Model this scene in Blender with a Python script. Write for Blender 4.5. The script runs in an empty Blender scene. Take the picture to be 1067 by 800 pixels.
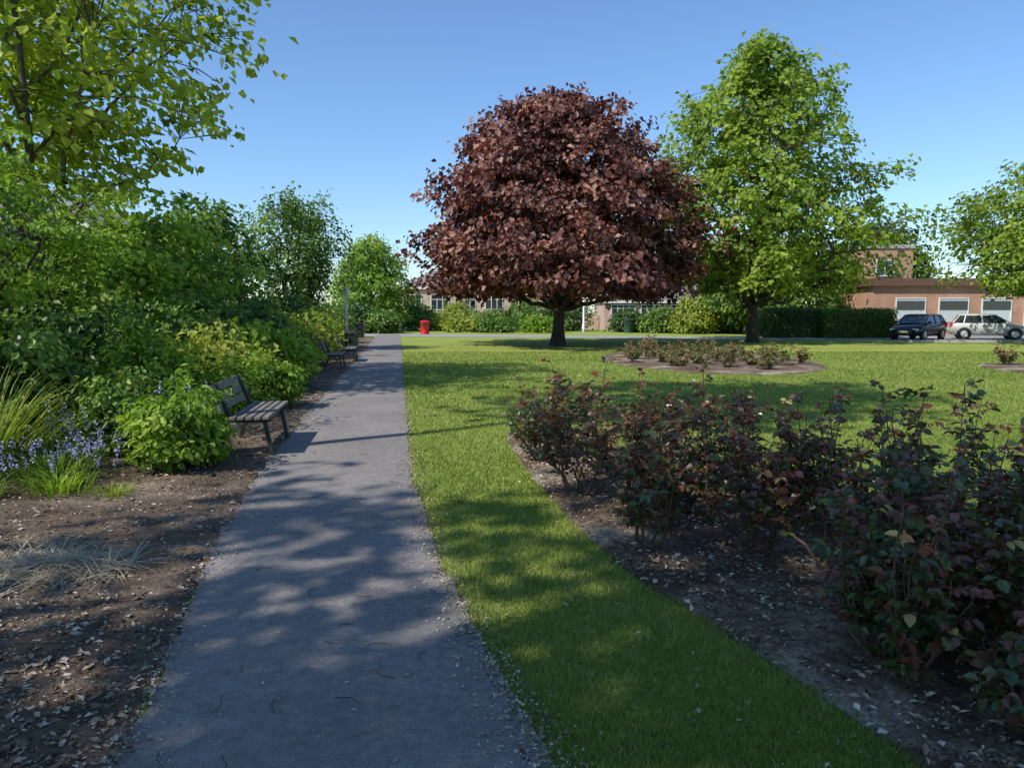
import bpy, math, numpy as np
from mathutils import Vector, Euler
PI=math.pi
scene=bpy.context.scene
# ---------------------------------------------------------------- helpers
class B:
    def __init__(s): s.v=[];s.f=[];s.m=[];s.a=[];s.n=0;s.sm=[]
    def add(s,V,F,mat=0,var=None,smooth=False):
        V=np.asarray(V,float).reshape(-1,3);F=np.asarray(F,int)
        if len(V)==0: return
        if var is None: var=np.full(len(V),.5)
        s.v.append(V);s.f.append(F+s.n);s.m.append(np.full(len(F),mat));s.a.append(np.asarray(var,float));s.sm.append(np.full(len(F),smooth))
        s.n+=len(V)
    def box(s,x0,x1,y0,y1,z0,z1,mat=0,var=None):
        V=[(x,y,z) for x in(x0,x1) for y in(y0,y1) for z in(z0,z1)]
        F=[(0,1,3,2),(4,6,7,5),(0,4,5,1),(2,3,7,6),(0,2,6,4),(1,5,7,3)]
        s.add(V,F,mat,None if var is None else np.full(8,var))
    def obj(s,name,mats,parent=None,loc=(0,0,0),rotz=0):
        me=bpy.data.meshes.new(name)
        V=np.concatenate(s.v)
        me.vertices.add(len(V));me.vertices.foreach_set('co',V.astype(np.float32).ravel())
        tot=np.concatenate([np.full(len(f),f.shape[1]) for f in s.f]).astype(np.int32)
        lo=np.concatenate([f.ravel() for f in s.f]).astype(np.int32)
        st=np.concatenate([[0],np.cumsum(tot)[:-1]]).astype(np.int32)
        me.loops.add(len(lo));me.polygons.add(len(tot))
        me.loops.foreach_set('vertex_index',lo)
        me.polygons.foreach_set('loop_start',st);me.polygons.foreach_set('loop_total',tot)
        me.polygons.foreach_set('material_index',np.concatenate(s.m).astype(np.int32))
        me.polygons.foreach_set('use_smooth',np.concatenate(s.sm))
        at=me.attributes.new('var','FLOAT','POINT');at.data.foreach_set('value',np.concatenate(s.a).astype(np.float32))
        me.update(calc_edges=True);me.validate()
        for m in mats: me.materials.append(m)
        o=bpy.data.objects.new(name,me);scene.collection.objects.link(o)
        o.location=loc;o.rotation_euler=(0,0,rotz)
        if parent: o.parent=parent
        return o
def empty(name,loc=(0,0,0),rotz=0):
    o=bpy.data.objects.new(name,None);scene.collection.objects.link(o);o.location=loc;o.rotation_euler=(0,0,rotz);return o
def nrm(a): return a/np.maximum(np.linalg.norm(a,axis=-1,keepdims=True),1e-9)
def tubes(b,P,R,sides=5,mat=0,var=None,caps=False):
    P=np.asarray(P,float);R=np.asarray(R,float)
    if P.ndim==2: P=P[None];R=R[None]
    n,k,_=P.shape
    T=np.gradient(P,axis=1);T=nrm(T)
    mt=nrm(P[:,-1]-P[:,0])
    ref=np.where(np.abs(mt[:,2:3])>.75,np.array([[1.,.1,0]]),np.array([[0,0.1,1.]]))[:,None,:]
    A=nrm(np.cross(T,np.broadcast_to(ref,T.shape)));C=np.cross(T,A)
    th=np.arange(sides)*2*PI/sides
    V=P[:,:,None,:]+R[:,:,None,None]*(np.cos(th)[None,None,:,None]*A[:,:,None,:]+np.sin(th)[None,None,:,None]*C[:,:,None,:])
    idx=np.arange(n*k*sides).reshape(n,k,sides)
    a=idx[:,:-1,:];c=idx[:,1:,:]
    F=np.stack([a,np.roll(a,-1,2),np.roll(c,-1,2),c],-1).reshape(-1,4)
    vv=None
    if var is not None: vv=np.repeat(np.broadcast_to(np.asarray(var,float),(n,)),k*sides)
    b.add(V,F,mat,vv,True)
    if caps:
        b.add(V[:,-1].reshape(-1,3),np.arange(n*sides).reshape(n,sides),mat)
        b.add(V[:,0].reshape(-1,3),np.arange(n*sides).reshape(n,sides)[:,::-1],mat)
def leaves(b,P,N,L,W,var,rng,mat=1,hexa=False,fold=.15,droop=.1,D=None):
    n=len(P);L=np.broadcast_to(L,(n,))[:,None];W=np.broadcast_to(W,(n,))[:,None]
    N=nrm(N)
    if D is None: D=rng.normal(size=(n,3))
    D=nrm(D-N*np.sum(D*N,1,keepdims=True));S=np.cross(N,D)
    if not hexa:
        V=np.stack([P,P+D*L*.5-S*W+N*W*fold,P+D*L-N*L*droop,P+D*L*.5+S*W+N*W*fold],1)
        i=np.arange(n)[:,None]*4
        F=np.concatenate([i+np.array([[0,1,2]]),i+np.array([[0,2,3]])])
        b.add(V,F[:, :],mat,np.repeat(var,4))
    else:
        V=np.stack([P,P+D*L*.28-S*W*.9+N*W*fold,P+D*L*.66-S*W*.85+N*(W*fold-L*droop*.4),P+D*L-N*L*droop,P+D*L*.66+S*W*.85+N*(W*fold-L*droop*.4),P+D*L*.28+S*W*.9+N*W*fold],1)
        i=np.arange(n)[:,None]*6
        F=np.concatenate([i+np.array([[0,1,2,3]]),i+np.array([[0,3,4,5]])])
        b.add(V,F,mat,np.repeat(var,6))
def blades(b,P,D,L,W,rng,bend=.5,k=4,mat=0,var=None):
    n=len(P);D=nrm(D);L=np.broadcast_to(L,(n,));W=np.broadcast_to(W,(n,))
    H=D.copy();H[:,2]=0;H=nrm(H+1e-6)
    S=np.cross(H,np.array([0,0,1.]))
    pts=[P];cur=P.copy();d=D.copy()
    bend=np.broadcast_to(bend,(n,))[:,None]
    for j in range(k):
        cur=cur+d*(L/k)[:,None];pts.append(cur.copy())
        d=nrm(d+bend*(H*.45-np.array([0,0,1.])*.55)*(j+1)/k)
    V=[]
    for j,p in enumerate(pts):
        w=W*(1-(j/k)**2.2)*(.7 if j==0 else 1)+.0004
        V.append(p-S*w[:,None]);V.append(p+S*w[:,None])
    V=np.stack(V,1);i=np.arange(n)[:,None]*(2*(k+1))
    F=np.concatenate([i+np.array([[2*j,2*j+1,2*j+3,2*j+2]]) for j in range(k)])
    if var is None: var=rng.random(n)
    b.add(V,F,mat,np.repeat(var,2*(k+1)))
# ---------------------------------------------------------------- materials
def newmat(name):
    m=bpy.data.materials.new(name);m.use_nodes=True;nt=m.node_tree
    return m,nt,nt.nodes['Principled BSDF'],nt.nodes['Material Output']
def ramp(nt,stops):
    r=nt.nodes.new('ShaderNodeValToRGB');e=r.color_ramp.elements
    e[0].position=stops[0][0];e[0].color=(*stops[0][1],1)
    e[1].position=stops[-1][0];e[1].color=(*stops[-1][1],1)
    for p,c in stops[1:-1]:
        q=e.new(p);q.color=(*c,1)
    return r
def noise(nt,scale,detail=4,rough=.6,coord=None):
    n=nt.nodes.new('ShaderNodeTexNoise');n.inputs['Scale'].default_value=scale;n.inputs['Detail'].default_value=detail;n.inputs['Roughness'].default_value=rough
    tc=nt.nodes.new('ShaderNodeTexCoord');nt.links.new(tc.outputs['Object'],n.inputs['Vector']);return n
def leafmat(name,stops,trans=.35,rough=.5,tint=(1.3,1.35,.7),spec=.4):
    m,nt,p,out=newmat(name)
    at=nt.nodes.new('ShaderNodeAttribute');at.attribute_name='var'
    r=ramp(nt,stops);nt.links.new(at.outputs['Fac'],r.inputs[0])
    nt.links.new(r.outputs[0],p.inputs['Base Color']);p.inputs['Roughness'].default_value=rough
    p.inputs['Specular IOR Level'].default_value=spec
    t=nt.nodes.new('ShaderNodeBsdfTranslucent');mx=nt.nodes.new('ShaderNodeMix');mx.data_type='RGBA';mx.blend_type='MULTIPLY';mx.inputs[0].default_value=1
    nt.links.new(r.outputs[0],mx.inputs[6]);mx.inputs[7].default_value=(*tint,1)
    nt.links.new(mx.outputs[2],t.inputs['Color'])
    ms=nt.nodes.new('ShaderNodeMixShader');ms.inputs[0].default_value=trans
    nt.links.new(p.outputs[0],ms.inputs[1]);nt.links.new(t.outputs[0],ms.inputs[2]);nt.links.new(ms.outputs[0],out.inputs[0])
    return m
def noisemat(name,stops,scale,rough=.85,bump=.3,bscale=None,bdist=.01,detail=6,spec=.3,metal=0):
    m,nt,p,out=newmat(name)
    n=noise(nt,scale,detail);r=ramp(nt,stops);nt.links.new(n.outputs['Fac'],r.inputs[0]);nt.links.new(r.outputs[0],p.inputs['Base Color'])
    p.inputs['Roughness'].default_value=rough;p.inputs['Specular IOR Level'].default_value=spec;p.inputs['Metallic'].default_value=metal
    if bump>0:
        n2=noise(nt,bscale or scale*3,5);bm=nt.nodes.new('ShaderNodeBump');bm.inputs['Strength'].default_value=bump;bm.inputs['Distance'].default_value=bdist
        nt.links.new(n2.outputs['Fac'],bm.inputs['Height']);nt.links.new(bm.outputs[0],p.inputs['Normal'])
    return m
def two_scale(name,s1,st1,s2,st2,mixf=.5,rough=.9,bump=.4,bscale=60,bdist=.01,spec=.2,blend='MULTIPLY',extra=None):
    m,nt,p,out=newmat(name)
    a=noise(nt,s1,5);ra=ramp(nt,st1);nt.links.new(a.outputs['Fac'],ra.inputs[0])
    c=noise(nt,s2,5,.7);rc=ramp(nt,st2);nt.links.new(c.outputs['Fac'],rc.inputs[0])
    mx=nt.nodes.new('ShaderNodeMix');mx.data_type='RGBA';mx.blend_type=blend;mx.inputs[0].default_value=mixf
    nt.links.new(ra.outputs[0],mx.inputs[6]);nt.links.new(rc.outputs[0],mx.inputs[7]);col=mx.outputs[2]
    if extra:
        e=noise(nt,extra[0],4,.6);re=ramp(nt,extra[1]);nt.links.new(e.outputs['Fac'],re.inputs[0])
        m2=nt.nodes.new('ShaderNodeMix');m2.data_type='RGBA';m2.blend_type='MULTIPLY';m2.inputs[0].default_value=1
        nt.links.new(col,m2.inputs[6]);nt.links.new(re.outputs[0],m2.inputs[7]);col=m2.outputs[2]
    nt.links.new(col,p.inputs['Base Color'])
    p.inputs['Roughness'].default_value=rough;p.inputs['Specular IOR Level'].default_value=spec
    n2=noise(nt,bscale,6,.7);bm=nt.nodes.new('ShaderNodeBump');bm.inputs['Strength'].default_value=bump;bm.inputs['Distance'].default_value=bdist
    nt.links.new(n2.outputs['Fac'],bm.inputs['Height']);nt.links.new(bm.outputs[0],p.inputs['Normal'])
    return m
def plain(name,c,rough=.5,metal=0,spec=.5):
    return noisemat(name,[(.3,tuple(x*.85 for x in c)),(.7,tuple(min(1,x*1.12) for x in c))],6,rough,0,spec=spec,metal=metal)
def brickmat(name,c1,c2,mortar,sc=1):
    m,nt,p,out=newmat(name)
    tc=nt.nodes.new('ShaderNodeTexCoord');sp=nt.nodes.new('ShaderNodeSeparateXYZ');nt.links.new(tc.outputs['Object'],sp.inputs[0])
    ad=nt.nodes.new('ShaderNodeMath');nt.links.new(sp.outputs[0],ad.inputs[0]);nt.links.new(sp.outputs[1],ad.inputs[1])
    cb=nt.nodes.new('ShaderNodeCombineXYZ');nt.links.new(ad.outputs[0],cb.inputs[0]);nt.links.new(sp.outputs[2],cb.inputs[1])
    br=nt.nodes.new('ShaderNodeTexBrick');nt.links.new(cb.outputs[0],br.inputs[0]);br.inputs['Scale'].default_value=sc
    br.inputs['Brick Width'].default_value=.225;br.inputs['Row Height'].default_value=.075;br.inputs['Mortar Size'].default_value=.008
    br.inputs['Color1'].default_value=(*c1,1);br.inputs['Color2'].default_value=(*c2,1);br.inputs['Mortar'].default_value=(*mortar,1)
    n=noise(nt,.8,5);r=ramp(nt,[(.3,(.75,.75,.75)),(.7,(1.1,1.1,1.1))]);nt.links.new(n.outputs['Fac'],r.inputs[0])
    mx=nt.nodes.new('ShaderNodeMix');mx.data_type='RGBA';mx.blend_type='MULTIPLY';mx.inputs[0].default_value=1
    nt.links.new(br.outputs[0],mx.inputs[6]);nt.links.new(r.outputs[0],mx.inputs[7]);nt.links.new(mx.outputs[2],p.inputs['Base Color']);p.inputs['Roughness'].default_value=.9
    return m
M_lawn=two_scale('lawn_mat',.35,[(.3,(.25,.31,.06)),(.7,(.34,.39,.095))],9,[(.3,(.65,.68,.6)),(.7,(1.15,1.1,1.1))],1,.95,.8,70,.02,.1)
M_blade=leafmat('grass_blade',[(0,(.11,.165,.03)),(.5,(.215,.295,.06)),(.85,(.33,.375,.10)),(1,(.48,.43,.22))],.3,.6,spec=.2)
M_path=two_scale('asphalt_mat',.8,[(.3,(.235,.215,.205)),(.7,(.31,.285,.268))],150,[(.28,(.38,.38,.40)),(.5,(.88,.88,.88)),(.62,(1.1,1.1,1.1)),(.72,(2.1,2.05,2.0))],1,.9,.9,110,.006,.15,extra=(22,[(.3,(.76,.76,.78)),(.7,(1.16,1.15,1.14))]))
M_road=two_scale('road_mat',.5,[(.3,(.28,.27,.265)),(.7,(.36,.35,.34))],60,[(.3,(.8,.8,.8)),(.7,(1.1,1.1,1.1))],1,.9,.2,60,.004)
M_soil=two_scale('soil_mat',1.3,[(.32,(.125,.09,.068)),(.52,(.215,.16,.12)),(.72,(.40,.32,.245))],45,[(.25,(.32,.3,.3)),(.55,(1,1,1)),(.75,(1.6,1.5,1.4))],1,.95,1,38,.04,.1)
M_soil2=two_scale('stony_soil_mat',1.1,[(.36,(.13,.09,.066)),(.52,(.23,.165,.12)),(.64,(.50,.42,.33))],42,[(.28,(.28,.26,.25)),(.55,(1,1,1)),(.75,(1.6,1.5,1.4))],1,.95,1,40,.045,.1)
M_chip=leafmat('chip_mat',[(0,(.06,.04,.03)),(.45,(.22,.155,.105)),(.8,(.45,.36,.26)),(1,(.65,.58,.48))],.0,.9,spec=.1)
M_stone=leafmat('pebble_mat',[(0,(.25,.21,.17)),(.5,(.45,.39,.33)),(1,(.72,.67,.6))],.0,.9,spec=.1)
M_bark=noisemat('bark_mat',[(.3,(.07,.058,.048)),(.7,(.19,.16,.13))],9,.95,.8,25,.03)
M_barkd=noisemat('dark_bark_mat',[(.3,(.035,.028,.023)),(.7,(.095,.078,.062))],9,.95,.8,25,.03)
M_cane=noisemat('rose_cane_mat',[(.3,(.06,.035,.025)),(.7,(.14,.10,.06))],20,.8,.4,60,.004)
M_copper=leafmat('copper_leaf',[(0,(.04,.015,.014)),(.4,(.12,.045,.036)),(.75,(.24,.105,.078)),(1,(.44,.24,.17))],.25,.48,(1.6,.75,.5),.35)
M_lime=leafmat('lime_leaf',[(0,(.10,.16,.018)),(.5,(.23,.33,.035)),(1,(.38,.48,.07))],.45,.5)
M_syc=leafmat('sycamore_leaf',[(0,(.14,.20,.02)),(.5,(.33,.41,.045)),(1,(.52,.57,.08))],.5,.5)
M_mid=leafmat('mid_leaf',[(0,(.04,.085,.018)),(.5,(.13,.225,.038)),(1,(.28,.40,.075))],.4,.42)
M_dark=leafmat('dark_leaf',[(0,(.022,.05,.014)),(.5,(.065,.135,.028)),(1,(.15,.24,.055))],.33,.38)
M_jmap=leafmat('acer_leaf',[(0,(.07,.14,.015)),(.5,(.22,.35,.035)),(1,(.40,.51,.075))],.48,.5)
M_yel=leafmat('yellow_leaf',[(0,(.17,.21,.025)),(.5,(.3,.35,.05)),(1,(.45,.47,.09))],.38,.5)
M_rose=leafmat('rose_leaf',[(0,(.045,.085,.025)),(.34,(.095,.135,.04)),(.5,(.11,.075,.038)),(.75,(.17,.055,.04)),(.94,(.28,.10,.065)),(1,(.42,.38,.14))],.28,.3,(1.5,.9,.6),.65)
M_rose2=leafmat('young_rose_leaf',[(0,(.10,.14,.04)),(.5,(.22,.2,.08)),(1,(.3,.16,.1))],.3,.5)
M_fern=leafmat('fern_leaf',[(0,(.13,.19,.02)),(.6,(.28,.36,.045)),(1,(.4,.45,.09))],.4,.5)
M_blue=leafmat('bluebell_flower',[(0,(.33,.32,.66)),(1,(.6,.58,.86))],.3,.6,(1,1,1))
M_straw=leafmat('straw_mat',[(0,(.25,.19,.12)),(.6,(.52,.43,.3)),(1,(.7,.62,.47))],.1,.8,(1,1,.8))
M_wood=noisemat('bench_wood',[(.3,(.12,.105,.09)),(.7,(.25,.23,.21))],12,.8,.4,40,.003)
M_iron=plain('dark_metal',(.03,.032,.033),.5)
M_brick=brickmat('brick_pink',(.50,.32,.25),(.57,.39,.30),(.53,.48,.42))
M_brick2=brickmat('brick_red',(.46,.21,.12),(.54,.28,.17),(.46,.38,.32))
M_roof=noisemat('roof_grey',[(.3,(.17,.165,.17)),(.7,(.25,.24,.24))],3,.9,.3)
M_white=plain('white_paint',(.75,.75,.73),.5)
M_glass=plain('window_glass',(.03,.04,.05),.08,0,.8)
M_panel=plain('pale_panel',(.55,.6,.6),.5)
M_fascia=plain('brown_fascia',(.15,.08,.055),.6)
M_conc=noisemat('concrete',[(.3,(.36,.35,.33)),(.7,(.46,.45,.42))],8,.9,.2)
M_cream=noisemat('cream_render',[(.3,(.5,.45,.36)),(.7,(.6,.55,.45))],4,.9,.2)
M_grn=plain('green_paint',(.02,.06,.04),.4)
M_red=plain('red_paint',(.6,.02,.02),.35)
M_pole=plain('galvanised_pole',(.6,.62,.62),.4,.2)
M_black=plain('black_carpaint',(.012,.013,.018),.18,.2,.7)
M_silver=plain('silver_carpaint',(.62,.60,.56),.3,.25)
M_tyre=plain('tyre',(.02,.02,.02),.9)
M_lamp=plain('headlight',(.6,.6,.6),.1)
M_tail=plain('tail_light',(.4,.01,.01),.2)
M_plate=plain('plate',(.7,.65,.3),.5)
# ---------------------------------------------------------------- layout
PY=np.array([-6,-3,0,2.49,4.41,7.02,9.9,16.6,27.9,50,54.])
PL=np.array([.9,.05,-.78,-1.40,-1.90,-2.47,-2.96,-3.98,-5.7,-9.1,-9.7])
PR=np.array([3.1,1.9,.85,.13,-.42,-.95,-1.39,-2.43,-4.1,-7.5,-8.1])
pl=lambda y:np.interp(y,PY,PL)
pr=lambda y:np.interp(y,PY,PR)
def smooth_line(pts,n=120):
    pts=np.array(pts,float);t=np.r_[0,np.cumsum(np.linalg.norm(np.diff(pts,axis=0),axis=1))];u=np.linspace(0,t[-1],n)
    q=np.stack([np.interp(u,t,pts[:,i]) for i in range(2)],1)
    for _ in range(6): q[1:-1]=(q[:-2]+2*q[1:-1]+q[2:])/4
    return q
FE=smooth_line([(-.08,9.7),(.0,8.6),(.166,7.45),(.427,5.69),(.697,4.49),(.954,3.83),(1.177,3.28),(1.33,2.83),(1.447,2.4),(1.55,1.2),(1.6,0)])
BE=smooth_line([(-.08,9.7),(.4,9.55),(.95,9.1),(1.9,8.0),(2.8,6.7),(3.35,5.4),(3.6,4.2),(3.75,3),(3.8,1.5),(3.8,0)])
def wob(x,y,s,seed=0):
    r=np.random.default_rng(seed);o=0
    for k in range(7):
        a=r.random()*2*PI;f=s*(1+k*.6);o=o+np.sin(x*f*math.cos(a)+y*f*math.sin(a)+r.random()*6.3)/(1+k*.35)
    return o/3.2
FE[1:-1,0]+=.035*wob(FE[1:-1,1],FE[1:-1,1]*0,5,2);BE[1:-1,0]+=.04*wob(BE[1:-1,1],BE[1:-1,1]*0,5,3)
bedpoly=np.concatenate([FE,BE[::-1]])
def inpoly(P,poly):
    x,y=P[:,0],P[:,1];c=np.zeros(len(P),bool);j=len(poly)-1
    for i in range(len(poly)):
        xi,yi=poly[i];xj,yj=poly[j]
        if yi!=yj: c^=((yi>y)!=(yj>y))&(x<(xj-xi)*(y-yi)/(yj-yi)+xi)
        j=i
    return c
b=B();b.add([(-700,-300,0),(700,-300,0),(700,1200,0),(-700,1200,0)],[(0,1,2,3)]);b.obj('ground_lawn',[M_lawn])
yy=np.arange(-6,54,.06)
nx=9
L=pl(yy)+.05*wob(yy,yy*0,2.2,3)+.025*wob(yy,yy*0,14,4);R=pr(yy)+.045*wob(yy,yy*0,2.0,5)+.028*wob(yy,yy*0,15,6)
b=B();t=np.linspace(0,1,nx);X=L[:,None]*(1-t)+R[:,None]*t;Y=np.repeat(yy[:,None],nx,1)
Z=.014+.012*(1-(2*t-1)**4)[None,:]+.0*X
V=np.stack([X,Y,np.broadcast_to(Z,X.shape)],-1);idx=np.arange(len(yy)*nx).reshape(len(yy),nx)
F=np.stack([idx[:-1,:-1],idx[:-1,1:],idx[1:,1:],idx[1:,:-1]],-1).reshape(-1,4);b.add(V,F,0,None,True);b.obj('asphalt_path',[M_path])
b=B();b.add([(-14,51.0,.012),(-7,49,.012),(8,45.4,.012),(22,42.0,.012),(22,46.2,.012),(8,49.8,.012),(-7,54.5,.012),(-14,56,.012)],[(0,1,6,7),(1,2,5,6),(2,3,4,5)]);b.obj('cross_path',[M_road])
b=B();b.add([(21,39.8,.018),(70,37,.018),(70,48.8,.018),(24.5,48.8,.018),(21.5,46.4,.018)],[(0,1,2,3,4)]);b.obj('car_park_road',[M_road])
b=B()
for (x0,y0,x1,y1) in [(21,39.7,70,36.9),(24.2,48.9,70,48.9)]:
    d=np.array([x1-x0,y1-y0]);d=d/np.linalg.norm(d);n=np.array([-d[1],d[0]])*.07
    q=[(x0-n[0],y0-n[1]),(x1-n[0],y1-n[1]),(x1+n[0],y1+n[1]),(x0+n[0],y0+n[1])]
    b.add([(*p,0) for p in q]+[(*p,.13) for p in q],[(0,1,5,4),(1,2,6,5),(2,3,7,6),(3,0,4,7),(4,5,6,7)])
b.obj('kerb',[M_conc])
def soilgrid(name,La,Ra,z0=.008,amp=.03,nt_=60,seed=1,edge=.12,mat=None):
    n=len(La);t=np.linspace(0,1,nt_);P=La[:,None,:]*(1-t)[None,:,None]+Ra[:,None,:]*t[None,:,None]
    w=np.linalg.norm(Ra-La,axis=1)[:,None];e=np.minimum(t[None,:]*w,(1-t)[None,:]*w);e=np.clip(e/edge,0,1)
    z=z0+e*(.022+amp*.5*wob(P[...,0],P[...,1],3,seed)*.6+amp*.4*wob(P[...,0],P[...,1],17,seed+1)+amp*.25*wob(P[...,0],P[...,1],43,seed+2))
    z=np.maximum(z,z0)
    V=np.concatenate([P,z[...,None]],-1);idx=np.arange(n*nt_).reshape(n,nt_)
    F=np.stack([idx[:-1,:-1],idx[:-1,1:],idx[1:,1:],idx[1:,:-1]],-1).reshape(-1,4)
    b=B();b.add(V,F,0,None,True);b.obj(name,[mat or M_soil])
ys=np.r_[np.arange(-4,10,.035),np.arange(10,48,.2)]
soilgrid('soil_border',np.stack([pl(ys)-9,ys],1),np.stack([pl(ys)+.0,ys],1),nt_=220,seed=11)
soilgrid('rose_bed_soil',FE,BE,nt_=110,seed=21,mat=M_soil2,amp=.05)
def ellipse_soil(name,cx,cy,rx,ry,seed):
    th=np.linspace(0,2*PI,60,endpoint=False);b=B();rr=1+.05*wob(th*2,th*0,1,seed)
    V=[(cx,cy,.04)]
    for k,f in enumerate((.5,.95,1)):
        for i,a in enumerate(th): V.append((cx+rx*f*rr[i]*math.cos(a),cy+ry*f*rr[i]*math.sin(a),(.05,.04,.003)[k]))
    F3=[(0,1+i,1+(i+1)%60) for i in range(60)];b.add(V,np.array(F3))
    F4=[(1+k*60+i,1+(k+1)*60+i,1+(k+1)*60+(i+1)%60,1+k*60+(i+1)%60) for k in range(2) for i in range(60)]
    b.add(V,np.array(F4));b.obj(name,[M_soil2])
ellipse_soil('rose_bed_soil',6.4,25,3.3,6.0,5)
ellipse_soil('rose_bed_soil',15.2,20,1.8,3.2,6)
# ---------------------------------------------------------------- grass blades
def grass(name,n,ymin,ymax,power,seed):
    rng=np.random.default_rng(seed)
    u=rng.random(n);Y=ymin*(ymax/ymin)**u
    X=(rng.random(n)*1.75-.8)*Y
    e=pr(Y)+.06+.06*wob(Y,Y*0,5,8)
    ok=(X>e-.12*rng.random(n)**2) & (X<Y*.8+1)
    X,Y=X[ok],Y[ok]
    jx=X+rng.normal(size=len(X))*.03;jy=Y+rng.normal(size=len(X))*.03
    P=np.stack([jx,jy],1);inb=inpoly(P,bedpoly)
    inb|=(((X-6.4)/3.3)**2+((Y-25)/6.)**2<1)|(((X-15.2)/1.8)**2+((Y-20)/3.2)**2<1)
    bare=wob(X,Y,1.6,55)+.5*rng.normal(size=len(X))
    inb|=(bare<-1.1)
    P=np.stack([X,Y],1)[~inb];n=len(P);dist=np.linalg.norm(P,axis=1)
    h=(.022+.02*rng.random(n))*(1+dist/40)
    tall=wob(P[:,0],P[:,1],2.2,31);h*=1+.25*tall
    ang=rng.random(n)*2*PI;lean=.25+.6*rng.random(n)
    D=np.stack([np.cos(ang)*lean,np.sin(ang)*lean,np.ones(n)],1);D=nrm(D)
    S=nrm(np.cross(D,rng.normal(size=(n,3))))
    w=(.0013+.00055*dist)*(.7+.6*rng.random(n))
    base=np.c_[P,np.zeros(n)]
    V=np.stack([base-S*w[:,None],base+S*w[:,None],base+D*h[:,None]],1)
    i=np.arange(n)[:,None]*3
    var=np.clip(.45+.14*tall+.17*rng.normal(size=n)+.2*wob(P[:,0],P[:,1],.7,77)+(rng.random(n)<.05)*.5,0,1)
    b=B();b.add(V,i+np.array([[0,1,2]]),0,np.repeat(var,3));b.obj(name,[M_blade])
grass('lawn_grass',540000,2.1,30,1,3)
# ---------------------------------------------------------------- litter
def litter(name,P,z,smin,smax,rng,mat,var=None,pw=2.5,wd=.12):
    n=len(P);pos=np.c_[P,z+rng.random(n)*.008];N=nrm(np.c_[rng.normal(size=(n,2))*.3,np.ones(n)])
    L=smin+(smax-smin)*rng.random(n)**pw
    if var is None: var=rng.random(n)
    b=B();leaves(b,pos,N,L,L*(wd+.25*rng.random(n)),var,rng,0);b.obj(name,[mat])
rng=np.random.default_rng(9)
n=15000;Y=2*(22/2)**rng.random(n);tt=rng.random(n);side=rng.random(n)
tt=np.where(side<.38,1-.15*rng.random(n)**2,np.where(side<.6,.13*rng.random(n)**2,tt));keep=(side<.6)|(rng.random(n)<.35)
Y=Y[keep];tt=tt[keep];litter('path_litter',np.stack([pl(Y)*(1-tt)+pr(Y)*tt,Y],1),.026,.005,.026,rng,M_chip,np.clip(.55+.4*rng.random(len(Y)),0,1))
n=36000;Y=2*(16/2)**rng.random(n);X=pl(Y)+.03-rng.random(n)*(1+Y*.35)
litter('bark_chippings',np.stack([X,Y],1),.03,.008,.055,rng,M_chip,rng.random(n)**1.2)
n=44000;P=np.stack([rng.random(n)*4-.2,1.5+8.3*rng.random(n)**1.4],1);P=P[inpoly(P,bedpoly)]
litter('bed_litter',P,.035,.008,.055,rng,M_chip,rng.random(len(P))**1.1)
n=12000;P=np.stack([rng.random(n)*4-.2,1.5+8.3*rng.random(n)**1.3],1);P=P[inpoly(P,bedpoly)];P=P[wob(P[:,0],P[:,1],2.2,91)>.3]
litter('pale_pebbles',P,.036,.006,.026,rng,M_stone,rng.random(len(P)),2.5,.3)
n=5000;Y=2.2*(14/2.2)**rng.random(n);X=pr(Y)+.02+rng.normal(size=n)*.06
litter('edge_litter',np.stack([X,Y],1),.02,.006,.03,rng,M_chip,rng.random(n))
n=500;Y=2.2*(14/2.2)**rng.random(n);X=pr(Y)+rng.random(n)*3;P=np.stack([X,Y],1);P=P[~inpoly(P,bedpoly)]
litter('fallen_leaves',P,.03,.012,.04,rng,M_chip,.3+.6*rng.random(len(P)),1.8)
n=46;Y=2.2*(9/2.2)**rng.random(n);tt=rng.random(n);P=np.c_[pl(Y)*(1-tt)+pr(Y)*tt+rng.normal(size=n)*.5,Y,np.full(n,.034)];a=rng.random(n)*2*PI;ln=.04+.1*rng.random(n)
d=np.c_[np.cos(a)*ln,np.sin(a)*ln,np.zeros(n)];k_=np.c_[-np.sin(a)*ln*.15,np.cos(a)*ln*.15,np.full(n,.003)];b=B();tubes(b,np.stack([P,P+d*.5+k_,P+d],1),np.full((n,3),.002),4);b.obj('fallen_twigs',[M_barkd])
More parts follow.
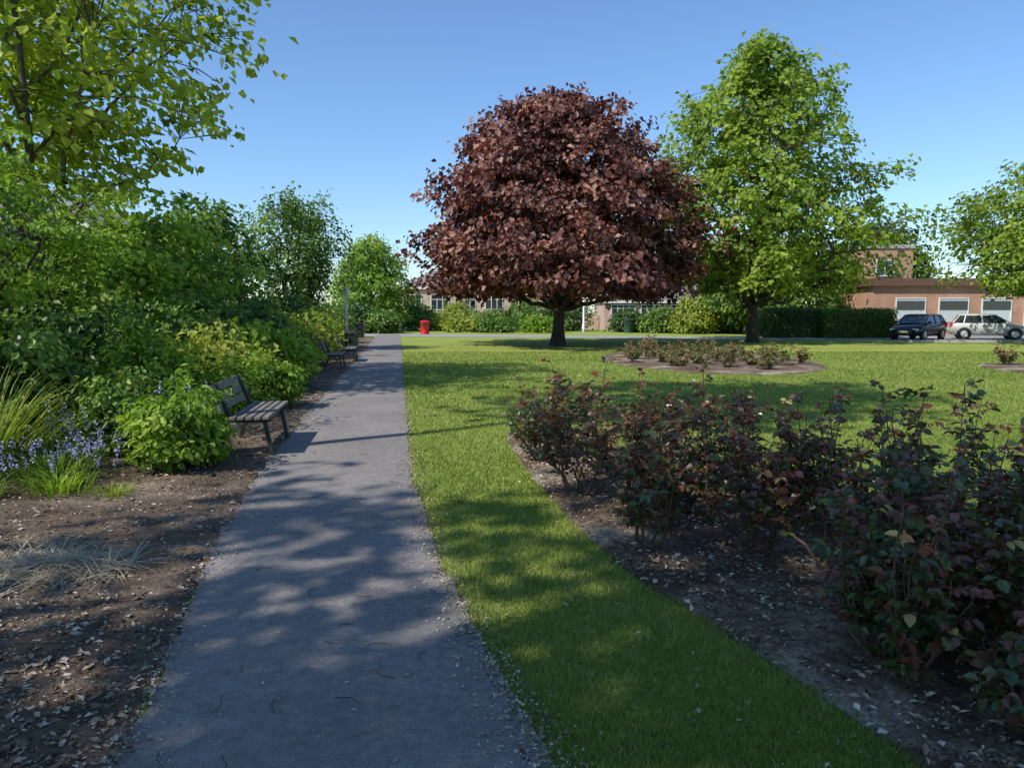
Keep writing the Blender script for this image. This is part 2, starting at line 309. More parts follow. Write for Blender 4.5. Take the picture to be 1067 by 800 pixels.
# ---------------------------------------------------------------- trees
def tree(name,x,y,H,z0,R,prof,ntips,lpt,leaf,cr,tr,mats,seed,limbs=16,lean=(0,0),out=.45,lumpy=.2,wr=.36,flat=.6,uplimb=.3,gap=None,hexa=False,trunk_top=.85,Rx=1.,nup=.75,ragged=.0,cvar=.2):
    rng=np.random.default_rng(seed);b=B()
    k=12;tz=np.linspace(-.1,H*trunk_top,k);jx=np.cumsum(rng.normal(size=k))*.05*H/12;jy=np.cumsum(rng.normal(size=k))*.05*H/12;jx-=jx[0];jy-=jy[0]
    s_=np.linspace(0,1,k)
    TP=np.stack([x+jx+lean[0]*s_,y+jy+lean[1]*s_,tz],1);TR=tr*(1-s_*.88);TR[0]*=1.45;
    tubes(b,TP,TR,10)
    ph=rng.random(12)*6.3
    def rad(th,s):
        l=(np.sin(3*th+ph[0]+4*s)+np.sin(5*th+ph[1]-7*s)+.8*np.sin(8*th+ph[2]+15*s)+.8*np.sin(2*th+ph[3]+22*s)+.6*np.sin(13*th+ph[4]-31*s))/3
        return R*prof(s)*(1+lumpy*l)
    LP=[];LR=[]
    for i in range(limbs):
        s=(i+.5)/limbs;s=s**.9;th=i*2.4+rng.normal()*.3
        r=rad(th,s)*.72;ze=z0+s*(H-z0)*.93
        zs=max(z0*.75 if z0>1.2 else .25,ze-r*(.35+uplimb)-.2*H*uplimb);zs=min(zs,H*trunk_top*.97)
        sx=np.interp(zs,tz,TP[:,0]);sy=np.interp(zs,tz,TP[:,1]);st=np.array([sx,sy,zs])
        en=np.array([sx+r*math.cos(th)*Rx,sy+r*math.sin(th),ze])
        mid=(st+en)/2+np.array([math.cos(th),math.sin(th),0])*r*.12+np.array([0,0,(ze-zs)*.12])+rng.normal(size=3)*.04*R
        u=np.linspace(0,1,9)[:,None];p=(1-u)**2*st+2*u*(1-u)*mid+u*u*en;p[1:-1]+=rng.normal(size=(7,3))*.018*R
        r0=np.interp(zs,tz,TR)*.6
        LP.append(p);LR.append(np.linspace(r0,max(.012,tr*.07),9))
    tubes(b,np.array(LP),np.array(LR),6)
    pts=np.concatenate([np.array(LP)[:,2:].reshape(-1,3),TP[k//2:]]);prd=np.concatenate([np.array(LR)[:,2:].ravel(),TR[k//2:]])
    s=rng.random(ntips*2);w=prof(s);s=s[rng.random(len(s))<w/ w.max()*.9+.1][:ntips];n=len(s)
    th=rng.random(n)*2*PI;rho=rng.random(n)**out*(1+ragged*rng.random(n)**3)
    rr=rad(th,s)*rho;zz=z0+s*(H-z0)+ragged*1.5*rng.random(n)**4
    T=np.stack([x+lean[0]*zz/H+rr*np.cos(th)*Rx,y+lean[1]*zz/H+rr*np.sin(th),zz+rng.normal(size=n)*.1],1)
    if gap:
        g=wob(T[:,0]+T[:,2]*.7,T[:,1]-T[:,2]*.5,gap[0],seed+5)+.5*wob(T[:,2],T[:,0]*.8,gap[0]*1.7,seed+6)
        T=T[g>gap[1]];n=len(T)
    d2=((T[:,None,:]-pts[None])**2).sum(-1)+3*np.maximum(0,pts[None,:,2]-T[:,None,2])**2
    j=d2.argmin(1);S=pts[j];mid=(S+T)/2+np.array([0,0,1])*.08*np.linalg.norm(T-S,axis=1)[:,None]+rng.normal(size=(n,3))*.05
    tubes(b,np.stack([S,mid,T],1),np.stack([np.minimum(prd[j]*.5,.035*H/12+.004),np.full(n,.012*H/12+.002),np.full(n,.005)],1),4)
    m=n*lpt;ti=np.repeat(np.arange(n),lpt)
    off=rng.normal(size=(m,3))*cr*np.array([1,1,flat]);along=rng.random(m)[:,None]**2*.5
    P=T[ti]*(1-along)+mid[ti]*along+off
    outw=nrm((T-np.array([x,y,0]))*np.array([1,1,0]))[ti]
    N=np.array([0,0,nup])+outw*.55+rng.normal(size=(m,3))*.5
    cv=rng.normal(size=n)*cvar
    var=np.clip(.5+cv[ti]+rng.normal(size=m)*.17,0,1)
    Ls=leaf*(.65+.7*rng.random(m))
    leaves(b,P,N,Ls,Ls*wr,var,rng,1,hexa,D=outw+rng.normal(size=(m,3))*.8-np.array([0,0,.5]),droop=.2)
    return b.obj(name,mats)
pdome=lambda s:np.interp(s,[0,.08,.2,.4,.6,.78,.9,.97,1],[.76,.98,1,.88,.76,.60,.42,.24,.1])
pcone=lambda s:np.interp(s,[0,.08,.22,.4,.6,.75,.88,1],[.6,.88,1,.86,.68,.52,.32,.08])
pround=lambda s:np.interp(s,[0,.15,.4,.7,.9,1],[.5,.85,1,.85,.55,.15])
pup=lambda s:np.interp(s,[0,.3,.7,.9,1],[.35,.7,1,.8,.5])
pbush=lambda s:np.interp(s,[0,.2,.5,.8,1],[.75,1,.95,.7,.25])
tree('copper_maple_tree',2.2,36,11.7,2.3,6.8,pdome,1900,26,.25,.25,.30,[M_barkd,M_copper],1,28,out=.45,lumpy=.3,wr=.45,gap=(1.6,-.52),nup=.6,ragged=.1,cvar=.26)
tree('broadleaf_tree',12.9,40,15.6,2.6,6.9,pcone,1800,22,.27,.28,.27,[M_barkd,M_lime],2,30,out=.52,lumpy=.36,wr=.4,gap=(1.2,-.18),ragged=.16)
tree('broadleaf_tree',27.3,37,9.0,2.4,6.0,pround,1100,22,.24,.28,.25,[M_barkd,M_lime],3,18,out=.45,lumpy=.3,gap=(1.1,-.3),ragged=.14)
tree('sycamore_tree',-9.2,14.5,12.5,3.9,4.1,pround,1250,20,.19,.22,.12,[M_bark,M_syc],4,22,out=.6,lumpy=.3,gap=(1.5,-.05),uplimb=.5,ragged=.15,wr=.42)
tree('japanese_maple_tree',-6.6,8.9,3.7,1.7,1.9,pround,230,56,.085,.17,.08,[M_barkd,M_jmap],5,14,out=.5,lumpy=.3,flat=.18,wr=.3,ragged=.2,gap=(2.,-.2))
tree('cherry_tree',-8.9,31,6.1,1.2,2.0,pup,400,28,.17,.15,.12,[M_barkd,M_mid],6,24,out=.65,lumpy=.4,uplimb=1.4,wr=.3,ragged=.3,flat=1.5,gap=(2.,-.4))
tree('hawthorn_tree',-11.6,62,7.6,.6,3.2,pbush,600,20,.26,.3,.2,[M_barkd,M_jmap],7,12,out=.4,ragged=.1)
tree('laurel_tree',-9.0,19,4.2,1.2,2.0,pbush,300,30,.18,.2,.08,[M_barkd,M_jmap],8,14,out=.5,lumpy=.45,ragged=.35,gap=(1.9,-.2))
tree('laurel_tree',-7.6,14.2,2.9,.9,1.2,pbush,200,26,.14,.16,.07,[M_barkd,M_jmap],9,12,out=.5,lumpy=.45,ragged=.35,gap=(1.9,-.2))
tree('laurel_tree',-9.9,24.5,4.9,1.0,2.1,pbush,320,30,.19,.22,.1,[M_barkd,M_mid],10,14,out=.5,lumpy=.45,ragged=.35,gap=(1.9,-.25))
tree('holly_tree',-10.4,12.2,3.3,.3,1.9,pbush,340,28,.14,.22,.12,[M_barkd,M_mid],12,14,out=.4,lumpy=.35,ragged=.3,gap=(1.9,-.5))
tree('holly_tree',-12.8,20,4.0,.3,2.4,pbush,380,30,.18,.3,.12,[M_barkd,M_dark],13,14,out=.4,lumpy=.3,ragged=.2)
tree('yew_tree',32,66,9.5,.5,4.5,pround,500,24,.35,.4,.2,[M_barkd,M_dark],14,12,out=.4)
tree('holly_tree',19,56,6.5,.5,5.2,pround,650,24,.3,.4,.2,[M_barkd,M_mid],15,12,out=.4)
# trees behind the photographer which shade the foreground
tree('plane_tree',-8.2,-5.0,16.0,6.2,5.6,pround,600,18,.33,.34,.3,[M_bark,M_syc],16,22,out=.6,gap=(.9,-.38))
tree('plane_tree',-3.5,-9.5,19,7.5,5.8,pround,520,18,.35,.30,.33,[M_bark,M_syc],17,22,out=.6,gap=(1.1,.05))
tree('plane_tree',-6.8,5.2,19,12.5,3.0,pround,380,18,.33,.34,.17,[M_bark,M_syc],18,18,out=.6,gap=(.9,-.15),Rx=1.45)
# shrubs
def shrub(name,x,y,h,R,mat,seed,n=170,lpt=26,leaf=.085,cr=.11,flat=.7,wr=.35,lump=.35,hexa=False):
    return tree(name,x,y,h,.12,R,pbush,n,lpt,leaf,cr,.035,[M_barkd,mat],seed,12,out=.42,lumpy=lump,flat=flat,wr=wr,uplimb=.9,trunk_top=.4,hexa=hexa,ragged=.3)
sh=[(-5.6,8.6,1.05,.7,M_mid,.1),(-6.6,8.0,1.2,.8,M_dark,.12),(-5.2,10.6,1.1,.7,M_jmap,.08),(-6.4,11.4,1.5,.85,M_dark,.12),(-4.9,12.4,1.0,.62,M_yel,.13),(-6.0,13.6,1.5,.85,M_mid,.1),
(-5.0,14.6,1.05,.68,M_jmap,.16),(-5.5,16.6,1.25,.78,M_dark,.1),(-6.8,16.6,1.8,1.0,M_mid,.13),(-5.9,18.8,1.2,.78,M_jmap,.15),(-7.2,21,1.9,1.0,M_mid,.13),(-6.4,22.5,1.3,.85,M_yel,.13),
(-6.9,25,1.4,.95,M_jmap,.15),(-8.0,27.5,2.0,1.1,M_dark,.15),(-7.6,30,1.2,.85,M_yel,.13),(-8.8,34,1.6,1.1,M_mid,.15),(-9.5,38,1.8,1.2,M_mid,.15),(-10.4,42,1.5,1.2,M_jmap,.15),(-11.5,46,1.9,1.5,M_mid,.16),(-7.9,9.6,1.6,1.0,M_dark,.13),(-8.5,13,2.0,1.1,M_mid,.14),(-4.35,11.2,.65,.42,M_jmap,.07)]
for i,(x,y,h,R,m,lf) in enumerate(sh):
    q=1 if y<20 else .7
    shrub('garden_shrub',x,y,h,R,m,100+i,int(190*R*R**.3*q)+60,int(26*min(1,(.1/lf)**.7)),lf,.12*(1 if y<20 else 1.3))
shrub('leafy_perennial',-3.4,7.45,.62,.44,M_jmap,200,150,34,.075,.06,wr=.3,hexa=True)
shrub('leafy_perennial',-4.4,8.2,.55,.4,M_mid,201,110,30,.07,.06,hexa=True)
shrub('leafy_perennial',-3.95,12.2,.65,.42,M_jmap,202,110,30,.09,.08)
shrub('leafy_perennial',-4.7,15.6,.85,.55,M_jmap,203,110,30,.1,.08)
for i,(x,y,h,R,m) in enumerate([(-12,58,2.2,1.8,M_dark),(-8.5,66,2.0,1.9,M_mid),(-5,68,2.3,1.8,M_yel),(-1.5,67,1.6,1.6,M_mid),(1.5,66,2.6,2,M_mid),(4.5,64,3.0,2.2,M_dark),(13.7,56,2.6,1.7,M_yel),(11.5,58,1.7,1.5,M_mid),(9.3,60,1.5,1.2,M_dark),(16.2,57,1.3,1.2,M_mid),(-15,52,2.5,2.2,M_mid),(25,56,3.2,2.4,M_mid),(-9.8,57,1.5,1.3,M_mid),(-4,60,.9,1.3,M_yel),(-1.2,59,.8,1.2,M_mid),(2.5,58.5,.9,1.4,M_jmap)]):
    shrub('garden_shrub',x,y,h,R,m,300+i,150,22,.24,.24)
def strap(name,x,y,h,spread,n,w,mat,seed,bend=.6):
    rng=np.random.default_rng(seed);a=rng.random(n)*2*PI;r=spread*.35*rng.random(n)
    P=np.stack([x+r*np.cos(a),y+r*np.sin(a),np.full(n,.01)],1);l=.15+.75*rng.random(n)
    D=np.stack([np.cos(a)*l,np.sin(a)*l,np.ones(n)],1);b=B()
    blades(b,P,D,h*(.7+.6*rng.random(n)),w,rng,bend,5,0);b.obj(name,[mat])
def fern(name,x,y,h,n,mat,seed):
    rng=np.random.default_rng(seed);b=B()
    for i in range(n):
        a=rng.random()*2*PI;l=.2+.45*rng.random();d=np.array([math.cos(a)*l,math.sin(a)*l,1.]);H=np.array([math.cos(a),math.sin(a),0])
        u=np.linspace(0,1,30)[:,None];L=h*(.75+.4*rng.random())
        p=np.array([x,y,.02])+rng.normal(size=3)*np.array([.05,.05,0])+nrm(d)*u*L+H*u**2*L*.3-np.array([0,0,1])*u**3*L*.25
        tubes(b,p[::5],np.linspace(.004,.0015,6),3,0,.5)
        S=np.cross(H,[0,0,1.])
        q=p[3:];m=len(q);wd=np.sin(np.linspace(.25,1,m)*PI*.98)*.09*L
        for sg in(-1,1):
            leaves(b,q,np.array([0,0,1.])+H*.2+rng.normal(size=(m,3))*.15,wd+.01,.012*L/.8+wd*.05,np.clip(rng.random(m)*.5+.3,0,1),rng,0,D=np.broadcast_to(S*sg,(m,3))+H*.35)
    b.obj(name,[mat])
fern('fern_plant',-5.4,7.6,1.0,30,M_fern,2);fern('fern_plant',-4.75,7.35,.75,24,M_fern,3)
strap('ornamental_grass',-5.0,7.0,1.0,.6,300,.007,M_fern,21,.45)
strap('bluebell_leaves',-4.3,6.9,.38,.9,300,.008,M_mid,3);strap('bluebell_leaves',-3.75,8.2,.4,.7,200,.008,M_mid,4);strap('strappy_grass_plant',-4.0,6.45,.26,.8,260,.006,M_jmap,5,.8);strap('strappy_grass_plant',-4.6,6.2,.26,.8,200,.007,M_mid,6,.8)
strap('strappy_grass_plant',-3.45,6.3,.16,.5,140,.004,M_fern,7,.9)
strap('phormium_plant',-3.5,62,1.8,1.2,120,.05,M_mid,8,.25);strap('phormium_plant',-.3,62,2.0,1.2,120,.05,M_dark,9,.25);strap('phormium_plant',-6.2,64,1.6,1.2,120,.05,M_yel,10,.25)
def bluebells(name,x,y,n,spread,seed,hh=.42):
    rng=np.random.default_rng(seed);b=B()
    P=np.stack([x+rng.normal(size=n)*spread,y+rng.normal(size=n)*spread,np.zeros(n)],1);H=hh*(.7+.5*rng.random(n));T=P+np.c_[rng.normal(size=(n,2))*.07,H]
    tubes(b,np.stack([P,(P+T)/2,T],1),np.full((n,3),.003),3,0,.4)
    m=17;ti=np.repeat(np.arange(n),m);u=.62+.38*rng.random(n*m)
    Q=P[ti]+(T-P)[ti]*u[:,None]+rng.normal(size=(n*m,3))*.013
    leaves(b,Q,rng.normal(size=(n*m,3)),.026,.010,rng.random(n*m),rng,1);b.obj(name,[M_mid,M_blue])
bluebells('bluebell_flowers',-4.1,6.9,28,.32,1);bluebells('bluebell_flowers',-3.75,8.3,34,.24,2,.72);bluebells('bluebell_flowers',-4.5,6.5,18,.3,3);bluebells('bluebell_flowers',-3.55,8.0,20,.18,4,.78);bluebells('bluebell_flowers',-4.3,7.7,20,.3,5,.6)
rng=np.random.default_rng(70);n=1300;a=rng.random(n)*2*PI;r=rng.random(n)**.6*.42
P=np.stack([-2.8+r*np.cos(a)*1.1,4.45+r*np.sin(a)*.6,.03+.09*rng.random(n)*(1-r/.45)],1);D=np.c_[rng.normal(size=(n,2)),rng.random(n)*.25];b=B();blades(b,P,D,.15+.2*rng.random(n),.0024,rng,.35,4,0);b.obj('dead_straw_clump',[M_straw])
# ---------------------------------------------------------------- roses
def rose(name,x,y,h,spread,seed,dens=1.,ls=.05,mat=None):
    rng=np.random.default_rng(seed);b=B();SP=[];SR=[];cl=[];cd=[];cz=[]
    nc=rng.integers(5,8)
    def addl(t0,e2,m,lo):
        for w in lo+(1-lo)*rng.random(m)**.8:
            c=t0*(1-w)+e2*w;aa=rng.random()*2*PI;dd=np.array([math.cos(aa),math.sin(aa),.25+.4*rng.random()]);cl.append(c);cd.append(dd);cz.append(w)
    for i in range(nc):
        a=i*2*PI/nc+rng.normal()*.5;l=spread*(.3+.8*rng.random());z=h*(.22+.35*rng.random())
        st=np.array([x+.05*math.cos(a),y+.05*math.sin(a),0]);en=np.array([x+l*math.cos(a),y+l*math.sin(a),z])
        u=np.linspace(0,1,6)[:,None];mid=(st+en)/2+np.array([0,0,-.03*h])+rng.normal(size=3)*.05
        p=(1-u)**2*st+2*u*(1-u)*mid+u*u*en;p[1:-1]+=rng.normal(size=(4,3))*.014
        SP.append(p);SR.append(np.linspace(.012,.006,6))
        addl(p[2],p[5],int(4*dens),0)
        for k in range(rng.integers(3,6)):
            t0=p[rng.integers(1,6)];a2=a+rng.normal()*1.0;l2=spread*(.1+.55*rng.random());zt=h*(.42+.78*rng.random()**1.5)
            e2=t0+np.array([l2*math.cos(a2),l2*math.sin(a2),max(.12,zt-t0[2])])
            q=t0*(1-u)+e2*u;q[1:-1]+=rng.normal(size=(4,3))*.014
            SP.append(q);SR.append(np.linspace(.006,.0025,6))
            addl(t0,e2,int((7+7*rng.random())*dens),.08)
    tubes(b,np.array(SP),np.array(SR),5,0)
    C=np.array(cl);Dr=nrm(np.array(cd));n=len(C);w=np.array(cz)
    pet=.05+.05*rng.random(n)
    E=C+Dr*pet[:,None];tubes(b,np.stack([C,(C+E)/2+[0,0,.004],E],1),np.full((n,3),.0013),3,0)
    cv=np.clip(.42+.3*(w-.5)+.27*rng.normal(size=n)+.14*rng.normal(),0,1)
    side=nrm(np.cross(Dr,[0,0,1.]))
    for (f,s,sc) in [(1,0,1.15),(.85,1,1),(.85,-1,1),(.4,1,.85),(.4,-1,.85)]:
        Pp=C+Dr*(pet*f)[:,None];DD=Dr*(1 if s==0 else .45)+side*s+rng.normal(size=(n,3))*.2-np.array([0,0,.25])
        Lz=ls*sc*(.7+.6*rng.random(n))
        leaves(b,Pp,np.array([0,0,1.])+rng.normal(size=(n,3))*.45,Lz,Lz*.36,np.clip(cv+rng.normal(size=n)*.08,0,1),rng,1,True,.2,.25,D=DD)
    b.obj(name,[M_cane,mat or M_rose])
RB=[(.55,6.35,.98,.48),(.88,4.95,.85,.33),(.95,7.25,1.02,.48),(1.3,5.75,.85,.4),(1.62,4.85,1.0,.38),(1.97,4.4,1.02,.42),(1.66,3.2,.85,.34),(2.35,3.9,1.1,.44),(2.5,3.1,.9,.42),(2.3,5.5,.9,.42),
(2.9,4.95,.95,.42),(3.0,4.0,1.08,.4),(1.8,6.5,.92,.42),(1.45,7.7,.8,.42),(.3,7.9,.85,.4),(2.02,3.6,.9,.36),(2.05,2.5,.45,.28),(2.15,3.25,.82,.34)]
for i,(x,y,h,s) in enumerate(RB): rose('rose_bush',x,y,h,s,700+i,1.05)
rng=np.random.default_rng(3)
for i in range(28):
    a=i*2.4;r=math.sqrt((i+.5)/28)*.85;rose('young_rose_bush',6.4+3.3*r*math.cos(a),25+6*r*math.sin(a),.35+.3*rng.random(),.3,600+i,.26,.075,M_rose2)
for i in range(8):
    a=i*2.4;r=math.sqrt((i+.5)/8)*.85;rose('young_rose_bush',15.2+1.8*r*math.cos(a),20+3.2*r*math.sin(a),.6,.35,640+i,.4,.075,M_rose2)
# ---------------------------------------------------------------- bench
def bench(x,y,rot,Lb=1.5):
    E=empty('park_bench',(x,y,.03),rot)
    def slat(b,x0,z0,x1,z1,th,dy=0):
        v=np.array([x1-x0,z1-z0]);nn=np.array([-v[1],v[0]])/np.linalg.norm(v)*th
        V=[];
        for yv in(-Lb/2+dy,Lb/2-dy):
            for (a,c) in [(x0,z0),(x1,z1),(x1+nn[0],z1+nn[1]),(x0+nn[0],z0+nn[1])]: V.append((a,yv,c))
        b.add(V,[(0,1,2,3),(7,6,5,4),(0,4,5,1),(1,5,6,2),(2,6,7,3),(3,7,4,0)])
    b=B()
    for i in range(5):
        xx=-.18+i*.088;slat(b,xx,.405,xx+.064,.41,.028)
    b.obj('seat',[M_wood],E)
    b=B()
    for i in range(3):
        z=.50+i*.105;xx=-.235-(z-.45)*.34;slat(b,xx,z,xx-.026,z+.076,.024)
    b.obj('backrest',[M_wood],E)
    for k,yy_ in enumerate((-Lb/2+.16,Lb/2-.16)):
        b=B()
        def bar(p,q,w=.022,d=.03):
            p=np.array(p,float);q=np.array(q,float);v=(q-p)/np.linalg.norm(q-p);nn=np.array([-v[1],v[0]])*w
            V=[(a[0],yy_+s,a[1]) for s in(-d,d) for a in(p-nn,p+nn,q+nn,q-nn)]
            b.add(V,[(0,1,2,3),(7,6,5,4),(0,4,5,1),(1,5,6,2),(2,6,7,3),(3,7,4,0)])
        bar((.24,-.03),(.17,.38));bar((-.34,-.03),(-.205,.41));bar((-.20,.42),(-.345,.78));bar((-.22,.38),(.24,.382),.02)
        b.obj('leg_frame',[M_iron],E)
    return E
bench(-3.0,8.75,math.radians(8.7));bench(-4.95,20.8,math.radians(8.7));bench(-5.3,24.2,math.radians(8.7))
# ---------------------------------------------------------------- bins / poles
def bin_(name,x,y,r,h,mat,square=False):
    E=empty(name,(x,y,.01));b=B();s=4 if square else 16
    zs=[0,.02,.04,h*.8,h*.82,h*.9];rs=[r*.9,r*.95,r*.92,r,r*1.06,r*1.06]
    tubes(b,np.array([[0,0,z] for z in zs]),np.array(rs),s,0,caps=True);b.obj('body',[mat],E)
    b=B();zs=[h*.9,h*.96,h];rs=[r*1.1,r*.9,r*.35];tubes(b,np.array([[0,0,z] for z in zs]),np.array(rs),s,0,caps=True);b.obj('lid',[M_iron if mat is M_grn else mat],E)
    b=B();b.box(-r*.6,r*.6,-r*1.09,-r*.98,h*.62,h*.74);b.obj('slot',[M_iron],E)
bin_('litter_bin',-6.45,30,.27,.85,M_grn);bin_('litter_bin',-9.6,47,.3,.95,M_grn);bin_('red_litter_bin',-6.3,54,.33,1.0,M_red,True);bin_('litter_bin',9,58,.35,1.1,M_grn)
def pole(name,x,y,h,r):
    E=empty(name,(x,y,0));b=B();tubes(b,np.array([[0,0,0],[0,0,.6],[0,0,.62],[0,0,h]]),np.array([r*1.4,r*1.4,r,r*.8]),12,0,caps=True);b.obj('shaft',[M_pole],E)
    b=B();tubes(b,np.array([[0,0,h],[0,0,h+.05],[0,0,h+.22],[0,0,h+.27]]),np.array([r*1.3,r*2.2,r*2.5,r*.8]),12,0,caps=True);b.obj('lantern',[M_white],E)
pole('lamp_post',-7.3,33,2.4,.06);pole('lamp_post',5.75,60,3.6,.09)
b=B();ys_=np.arange(9,40,.14);xs_=-11.2-.15*(ys_-9)
n=len(ys_);P0=np.stack([xs_,ys_,np.zeros(n)],1);P1=P0+[0,0,1.9];tubes(b,np.stack([P0,P1],1),np.full((n,2),.01),4)
for z in(.3,1.7): tubes(b,np.array([[xs_[0],ys_[0],z],[xs_[-1],ys_[-1],z]]),np.array([.02,.02]),4)
b.obj('metal_railing',[M_iron])
def hedge(name,x0,x1,y0,y1,h,mat,seed,leaf=.12):
    rng=np.random.default_rng(seed);b=B();b.box(x0+.12,x1-.12,y0+.12,y1-.12,0,h-.12,0,.1)
    A=[((x1-x0)*h,'f'),((x1-x0)*(y1-y0),'t'),((y1-y0)*h,'l'),((y1-y0)*h,'r')]
    for ar,k in A:
        n=int(ar*260);u,v=rng.random(n),rng.random(n);o=rng.normal(size=n)*.06
        if k=='f':P=np.stack([x0+(x1-x0)*u,y0+o,h*v],1);N=np.array([0,-1,.3])
        if k=='t':P=np.stack([x0+(x1-x0)*u,y0+(y1-y0)*v,h+o+.05*wob(u*20,v*5,1,seed)],1);N=np.array([0,0,1])
        if k=='l':P=np.stack([x0+o,y0+(y1-y0)*u,h*v],1);N=np.array([-1,0,.3])
        if k=='r':P=np.stack([x1+o,y0+(y1-y0)*u,h*v],1);N=np.array([1,0,.3])
        leaves(b,P,N+rng.normal(size=(n,3))*.6,leaf,leaf*.4,np.clip(.45+.2*rng.normal(size=n),0,1),rng,0)
    b.obj(name,[mat])
hedge('trimmed_hedge',15.8,19.2,46.6,48.2,1.75,M_dark,1);hedge('trimmed_hedge',19.25,23.6,45.9,47.9,1.7,M_mid,2)
# ---------------------------------------------------------------- buildings
def building(name,x0,x1,y0,y1,h,mat,roof='flat',roof_h=1.2,wins=(),winmat=None,fascia=M_white,over=.25,doors=()):
    E=empty(name,(x0,y0,0));W=x1-x0;D=y1-y0
    b=B();b.box(0,W,0,D,-.1,h);b.obj('walls',[mat],E)
    b=B()
    if roof=='flat': b.box(-over,W+over,-over,D+over,h+.002,h+roof_h)
    elif roof=='hip':
        o=over;r=min(D/2,roof_h*1.8);V=[(-o,-o,h),(W+o,-o,h),(W+o,D+o,h),(-o,D+o,h),(r,D/2,h+roof_h),(W-r,D/2,h+roof_h)]
        b.add(V,np.array([(0,1,5,4),(2,3,4,5)]));b.add(V,np.array([(1,2,5),(3,0,4),]));b.add(V,np.array([(3,2,1,0)]))
    b.obj('roof',[M_roof if roof!='flat' else fascia],E)
    if roof!='flat':
        b=B();b.box(-over-.03,W+over+.03,-over-.06,-over+.02,h-.16,h+.03);b.obj('gutter_fascia',[fascia],E)
    bf=B();bg=B()
    for (a,c,z0,z1,nm) in wins:
        bg.box(a,c,-.03,.02,z0,z1)
        t=.07
        bf.box(a-t,a,-.07,.02,z0-t,z1+t);bf.box(c,c+t,-.07,.02,z0-t,z1+t);bf.box(a,c,-.068,.02,z1,z1+t);bf.box(a,c,-.09,.02,z0-t,z0)
        for k in range(1,nm):
            xm=a+(c-a)*k/nm;bf.box(xm-.03,xm+.03,-.06,-.031,z0,z1)
        if nm>1: bf.box(a,c,-.055,-.0315,z0+(z1-z0)*.68,z0+(z1-z0)*.68+.05)
    if wins: bf.obj('window_frames',[M_white],E);bg.obj('windows',[winmat or M_glass],E)
    return E
building('brick_school_building',-12.5,2.5,80,90,4.2,M_brick,'hip',2.0,[(1+i*2.9,2.8+i*2.9,1.9,3.4,3) for i in range(5)])
building('brick_house',-2,9,96,106,6.2,M_brick,'hip',1.8,[(1+i*2.4,2.2+i*2.4,3.9,5.2,2) for i in range(4)])
building('brick_bungalow',8.2,21.5,66,75,2.55,M_brick,'hip',1.7,[(.6+i*2.6,2.6+i*2.6,1.35,2.2,4) for i in range(5)])
building('brick_house',16,30,84,94,5.2,M_brick2,'hip',1.8,[(1+i*2.7,2.4+i*2.7,3.2,4.5,2) for i in range(5)])
E=building('brick_garage_building',24.3,60,50.5,60,3.35,M_brick2,'flat',.5,[(1.6+i*2.9,3.5+i*2.9,.5,2.5,1) for i in range(11)],M_panel,M_fascia,.3)
b=B()
for i in range(11): b.box(1.6+i*2.9,3.5+i*2.9,-.05,-.031,1.75,2.35)
b.obj('high_glazing',[M_glass],E)
E=building('brick_tower_building',29,33,62,67,6.8,M_brick2,'flat',.3,[(1,2.4,4.6,5.8,2)],None,M_conc,.1)
b=B();b.box(1.2,2.6,1,2,7.101,8.0);b.obj('chimney',[M_brick2],E)
building('cream_house',-22,-14.5,26,34,4.6,M_cream,'hip',1.8,[(.8+i*2.3,2+i*2.3,2.8,4,2) for i in range(3)])
b=B();b.box(-8,8,70,70.25,0,1.35);b.box(-8.05,8.05,69.96,70.29,1.352,1.45);b.obj('brick_garden_wall',[M_brick])
b=B();b.box(8.5,21,62,62.22,0,.8);b.box(8.4,21.1,61.96,62.26,.802,.87);b.obj('brick_garden_wall',[M_brick])
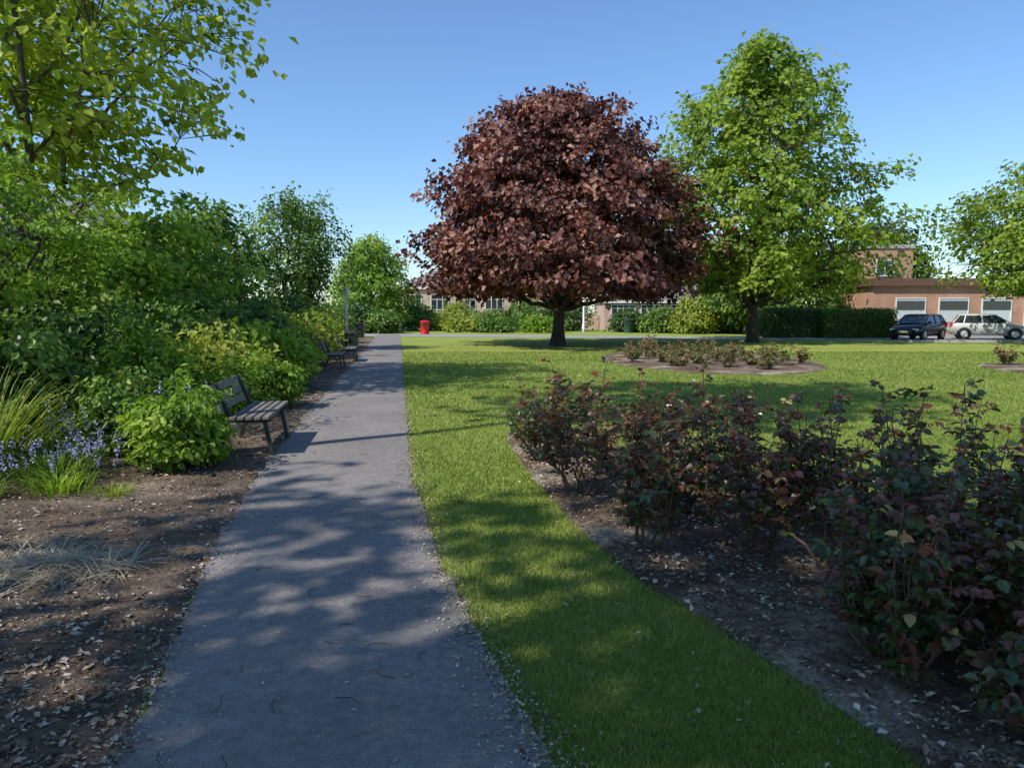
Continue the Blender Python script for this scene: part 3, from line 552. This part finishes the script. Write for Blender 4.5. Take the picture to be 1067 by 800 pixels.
# ---------------------------------------------------------------- cars
def car(name,x,y,rot,paint,front):
    E=empty(name,(x,y,.02),rot)
    st=[(-2.0,.42,.80,.74),(-1.93,.28,.95,.82),(-1.5,.24,.98,.86),(-.6,.22,.97,.87),(.55,.22,.95,.87),(1.0,.22,.92,.865),(1.6,.25,.80,.84),(1.92,.30,.68,.76),(2.0,.40,.58,.66)]
    V=[];
    for (sx,zb,zt,w) in st:
        zm=zb+(zt-zb)*.55
        V+=[(sx,-w*.93,zb),(sx,-w,zm),(sx,-w*.965,zt-.06),(sx,-w*.88,zt),(sx,w*.88,zt),(sx,w*.965,zt-.06),(sx,w,zm),(sx,w*.93,zb)]
    F=[]
    for i in range(len(st)-1):
        for k in range(8): F.append((i*8+k,i*8+(k+1)%8,(i+1)*8+(k+1)%8,(i+1)*8+k))
    b=B();b.add(V,np.array(F),0,None,True);b.add(V,np.array([[7,6,5,4,3,2,1,0]]));b.add(V,np.array([[64+k for k in range(8)]]));b.obj('body',[paint],E)
    def ring(z,xr,xf,w): return [(xr,-w,z),(xf,-w,z),(xf,w,z),(xr,w,z)]
    V=ring(.95,-1.85,1.05,.80)+ring(1.40,-1.5,.30,.62);b=B();b.add(V,np.array([(0,1,5,4),(1,2,6,5),(2,3,7,6),(3,0,4,7)]));b.obj('windows',[M_glass],E)
    V=ring(1.385,-1.56,.36,.645)+ring(1.44,-1.5,.28,.61)+ring(1.475,-1.25,0,.48);b=B();F=[(k+4*j,(k+1)%4+4*j,(k+1)%4+4+4*j,k+4+4*j) for j in range(2) for k in range(4)]+[(8,9,10,11)];b.add(V,np.array(F),0,None,False);b.obj('roof',[paint],E)
    b=B()
    for sg in(-1,1):
        for (x0,x1) in [(-1.85,-1.5),(1.05,.30),(-.35,-.42),(-1.3,-1.2)]:
            tubes(b,np.array([[x0,sg*.805,.94],[x1,sg*.63,1.41]]),np.array([.035,.03]),6)
    b.obj('pillars',[paint],E)
    for k,(wx,sg) in enumerate([(-1.25,-1),(-1.25,1),(1.25,-1),(1.25,1)]):
        b=B();P=np.array([[wx,sg*.66,.31],[wx,sg*.68,.31],[wx,sg*.86,.31],[wx,sg*.885,.31]]);tubes(b,P,np.array([.27,.31,.31,.27]),20,0,caps=True)
        P=np.array([[wx,sg*.884,.31],[wx,sg*.892,.31]]);tubes(b,P,np.array([.2,.17]),10,1,caps=True);b.obj('wheel',[M_tyre,M_silver],E)
        b=B();P=np.array([[wx,sg*.80,.33],[wx,sg*.874,.33]]);tubes(b,P,np.array([.37,.37]),20,0,caps=True);b.obj('wheel_arch',[M_iron],E)
    b=B()
    for sg in(-1,1): b.box(1.80,1.985,sg*.62-.14,sg*.62+.14,.54,.67)
    b.obj('headlights',[M_lamp],E);b=B()
    for sg in(-1,1): b.box(-2.01,-1.86,sg*.72-.09,sg*.72+.09,.72,.98)
    b.obj('tail_lights',[M_tail],E);b=B();b.box(-2.03,-1.99,-.26,.26,.55,.66);b.box(1.99,2.03,-.26,.26,.42,.53);b.obj('number_plates',[M_plate],E)
    b=B()
    for sg in(-1,1): b.box(.75,.9,sg*.93-.08,sg*.93+.08,.93,1.07)
    b.obj('mirrors',[paint],E);b=B();b.box(1.93,2.012,-.42,.42,.36,.56);b.obj('grille',[M_iron],E)
car('parked_car',23.6,43.4,math.radians(-140),M_black,1)
car('parked_car',28.0,44.0,math.radians(-25),M_silver,1)
# ---------------------------------------------------------------- camera, light, sky
cam=bpy.data.cameras.new('camera');co=bpy.data.objects.new('camera',cam);scene.collection.objects.link(co)
co.location=(0,0,1.6);co.rotation_euler=(math.radians(90-5.5),0,0);cam.lens=26.2;cam.sensor_width=36;cam.clip_end=3000;scene.camera=co
el=math.radians(48);sd=Vector((-.78*math.cos(el),-.626*math.cos(el),math.sin(el)))
sun=bpy.data.lights.new('sun','SUN');sun.energy=5;sun.angle=math.radians(.53);sun.color=(1,.945,.85)
so=bpy.data.objects.new('sun',sun);scene.collection.objects.link(so);so.rotation_euler=sd.to_track_quat('Z','Y').to_euler();so.location=(-30,-20,50)
w=bpy.data.worlds.new('World');scene.world=w;w.use_nodes=True;nt=w.node_tree
sk=nt.nodes.new('ShaderNodeTexSky');sk.sky_type='NISHITA';sk.sun_disc=False;sk.sun_elevation=el;sk.sun_rotation=math.atan2(-.78,-.626)%(2*PI)
sk.air_density=1.15;sk.dust_density=.1;sk.ozone_density=4
mx=nt.nodes.new('ShaderNodeMix');mx.data_type='RGBA';mx.blend_type='MULTIPLY';mx.inputs[0].default_value=1;mx.inputs[7].default_value=(.86,1.0,1.16,1)
bg=nt.nodes['Background'];bg.inputs['Strength'].default_value=.15;nt.links.new(sk.outputs[0],mx.inputs[6]);nt.links.new(mx.outputs[2],bg.inputs['Color'])
scene.view_settings.view_transform='Standard';scene.view_settings.look='None';scene.view_settings.exposure=0
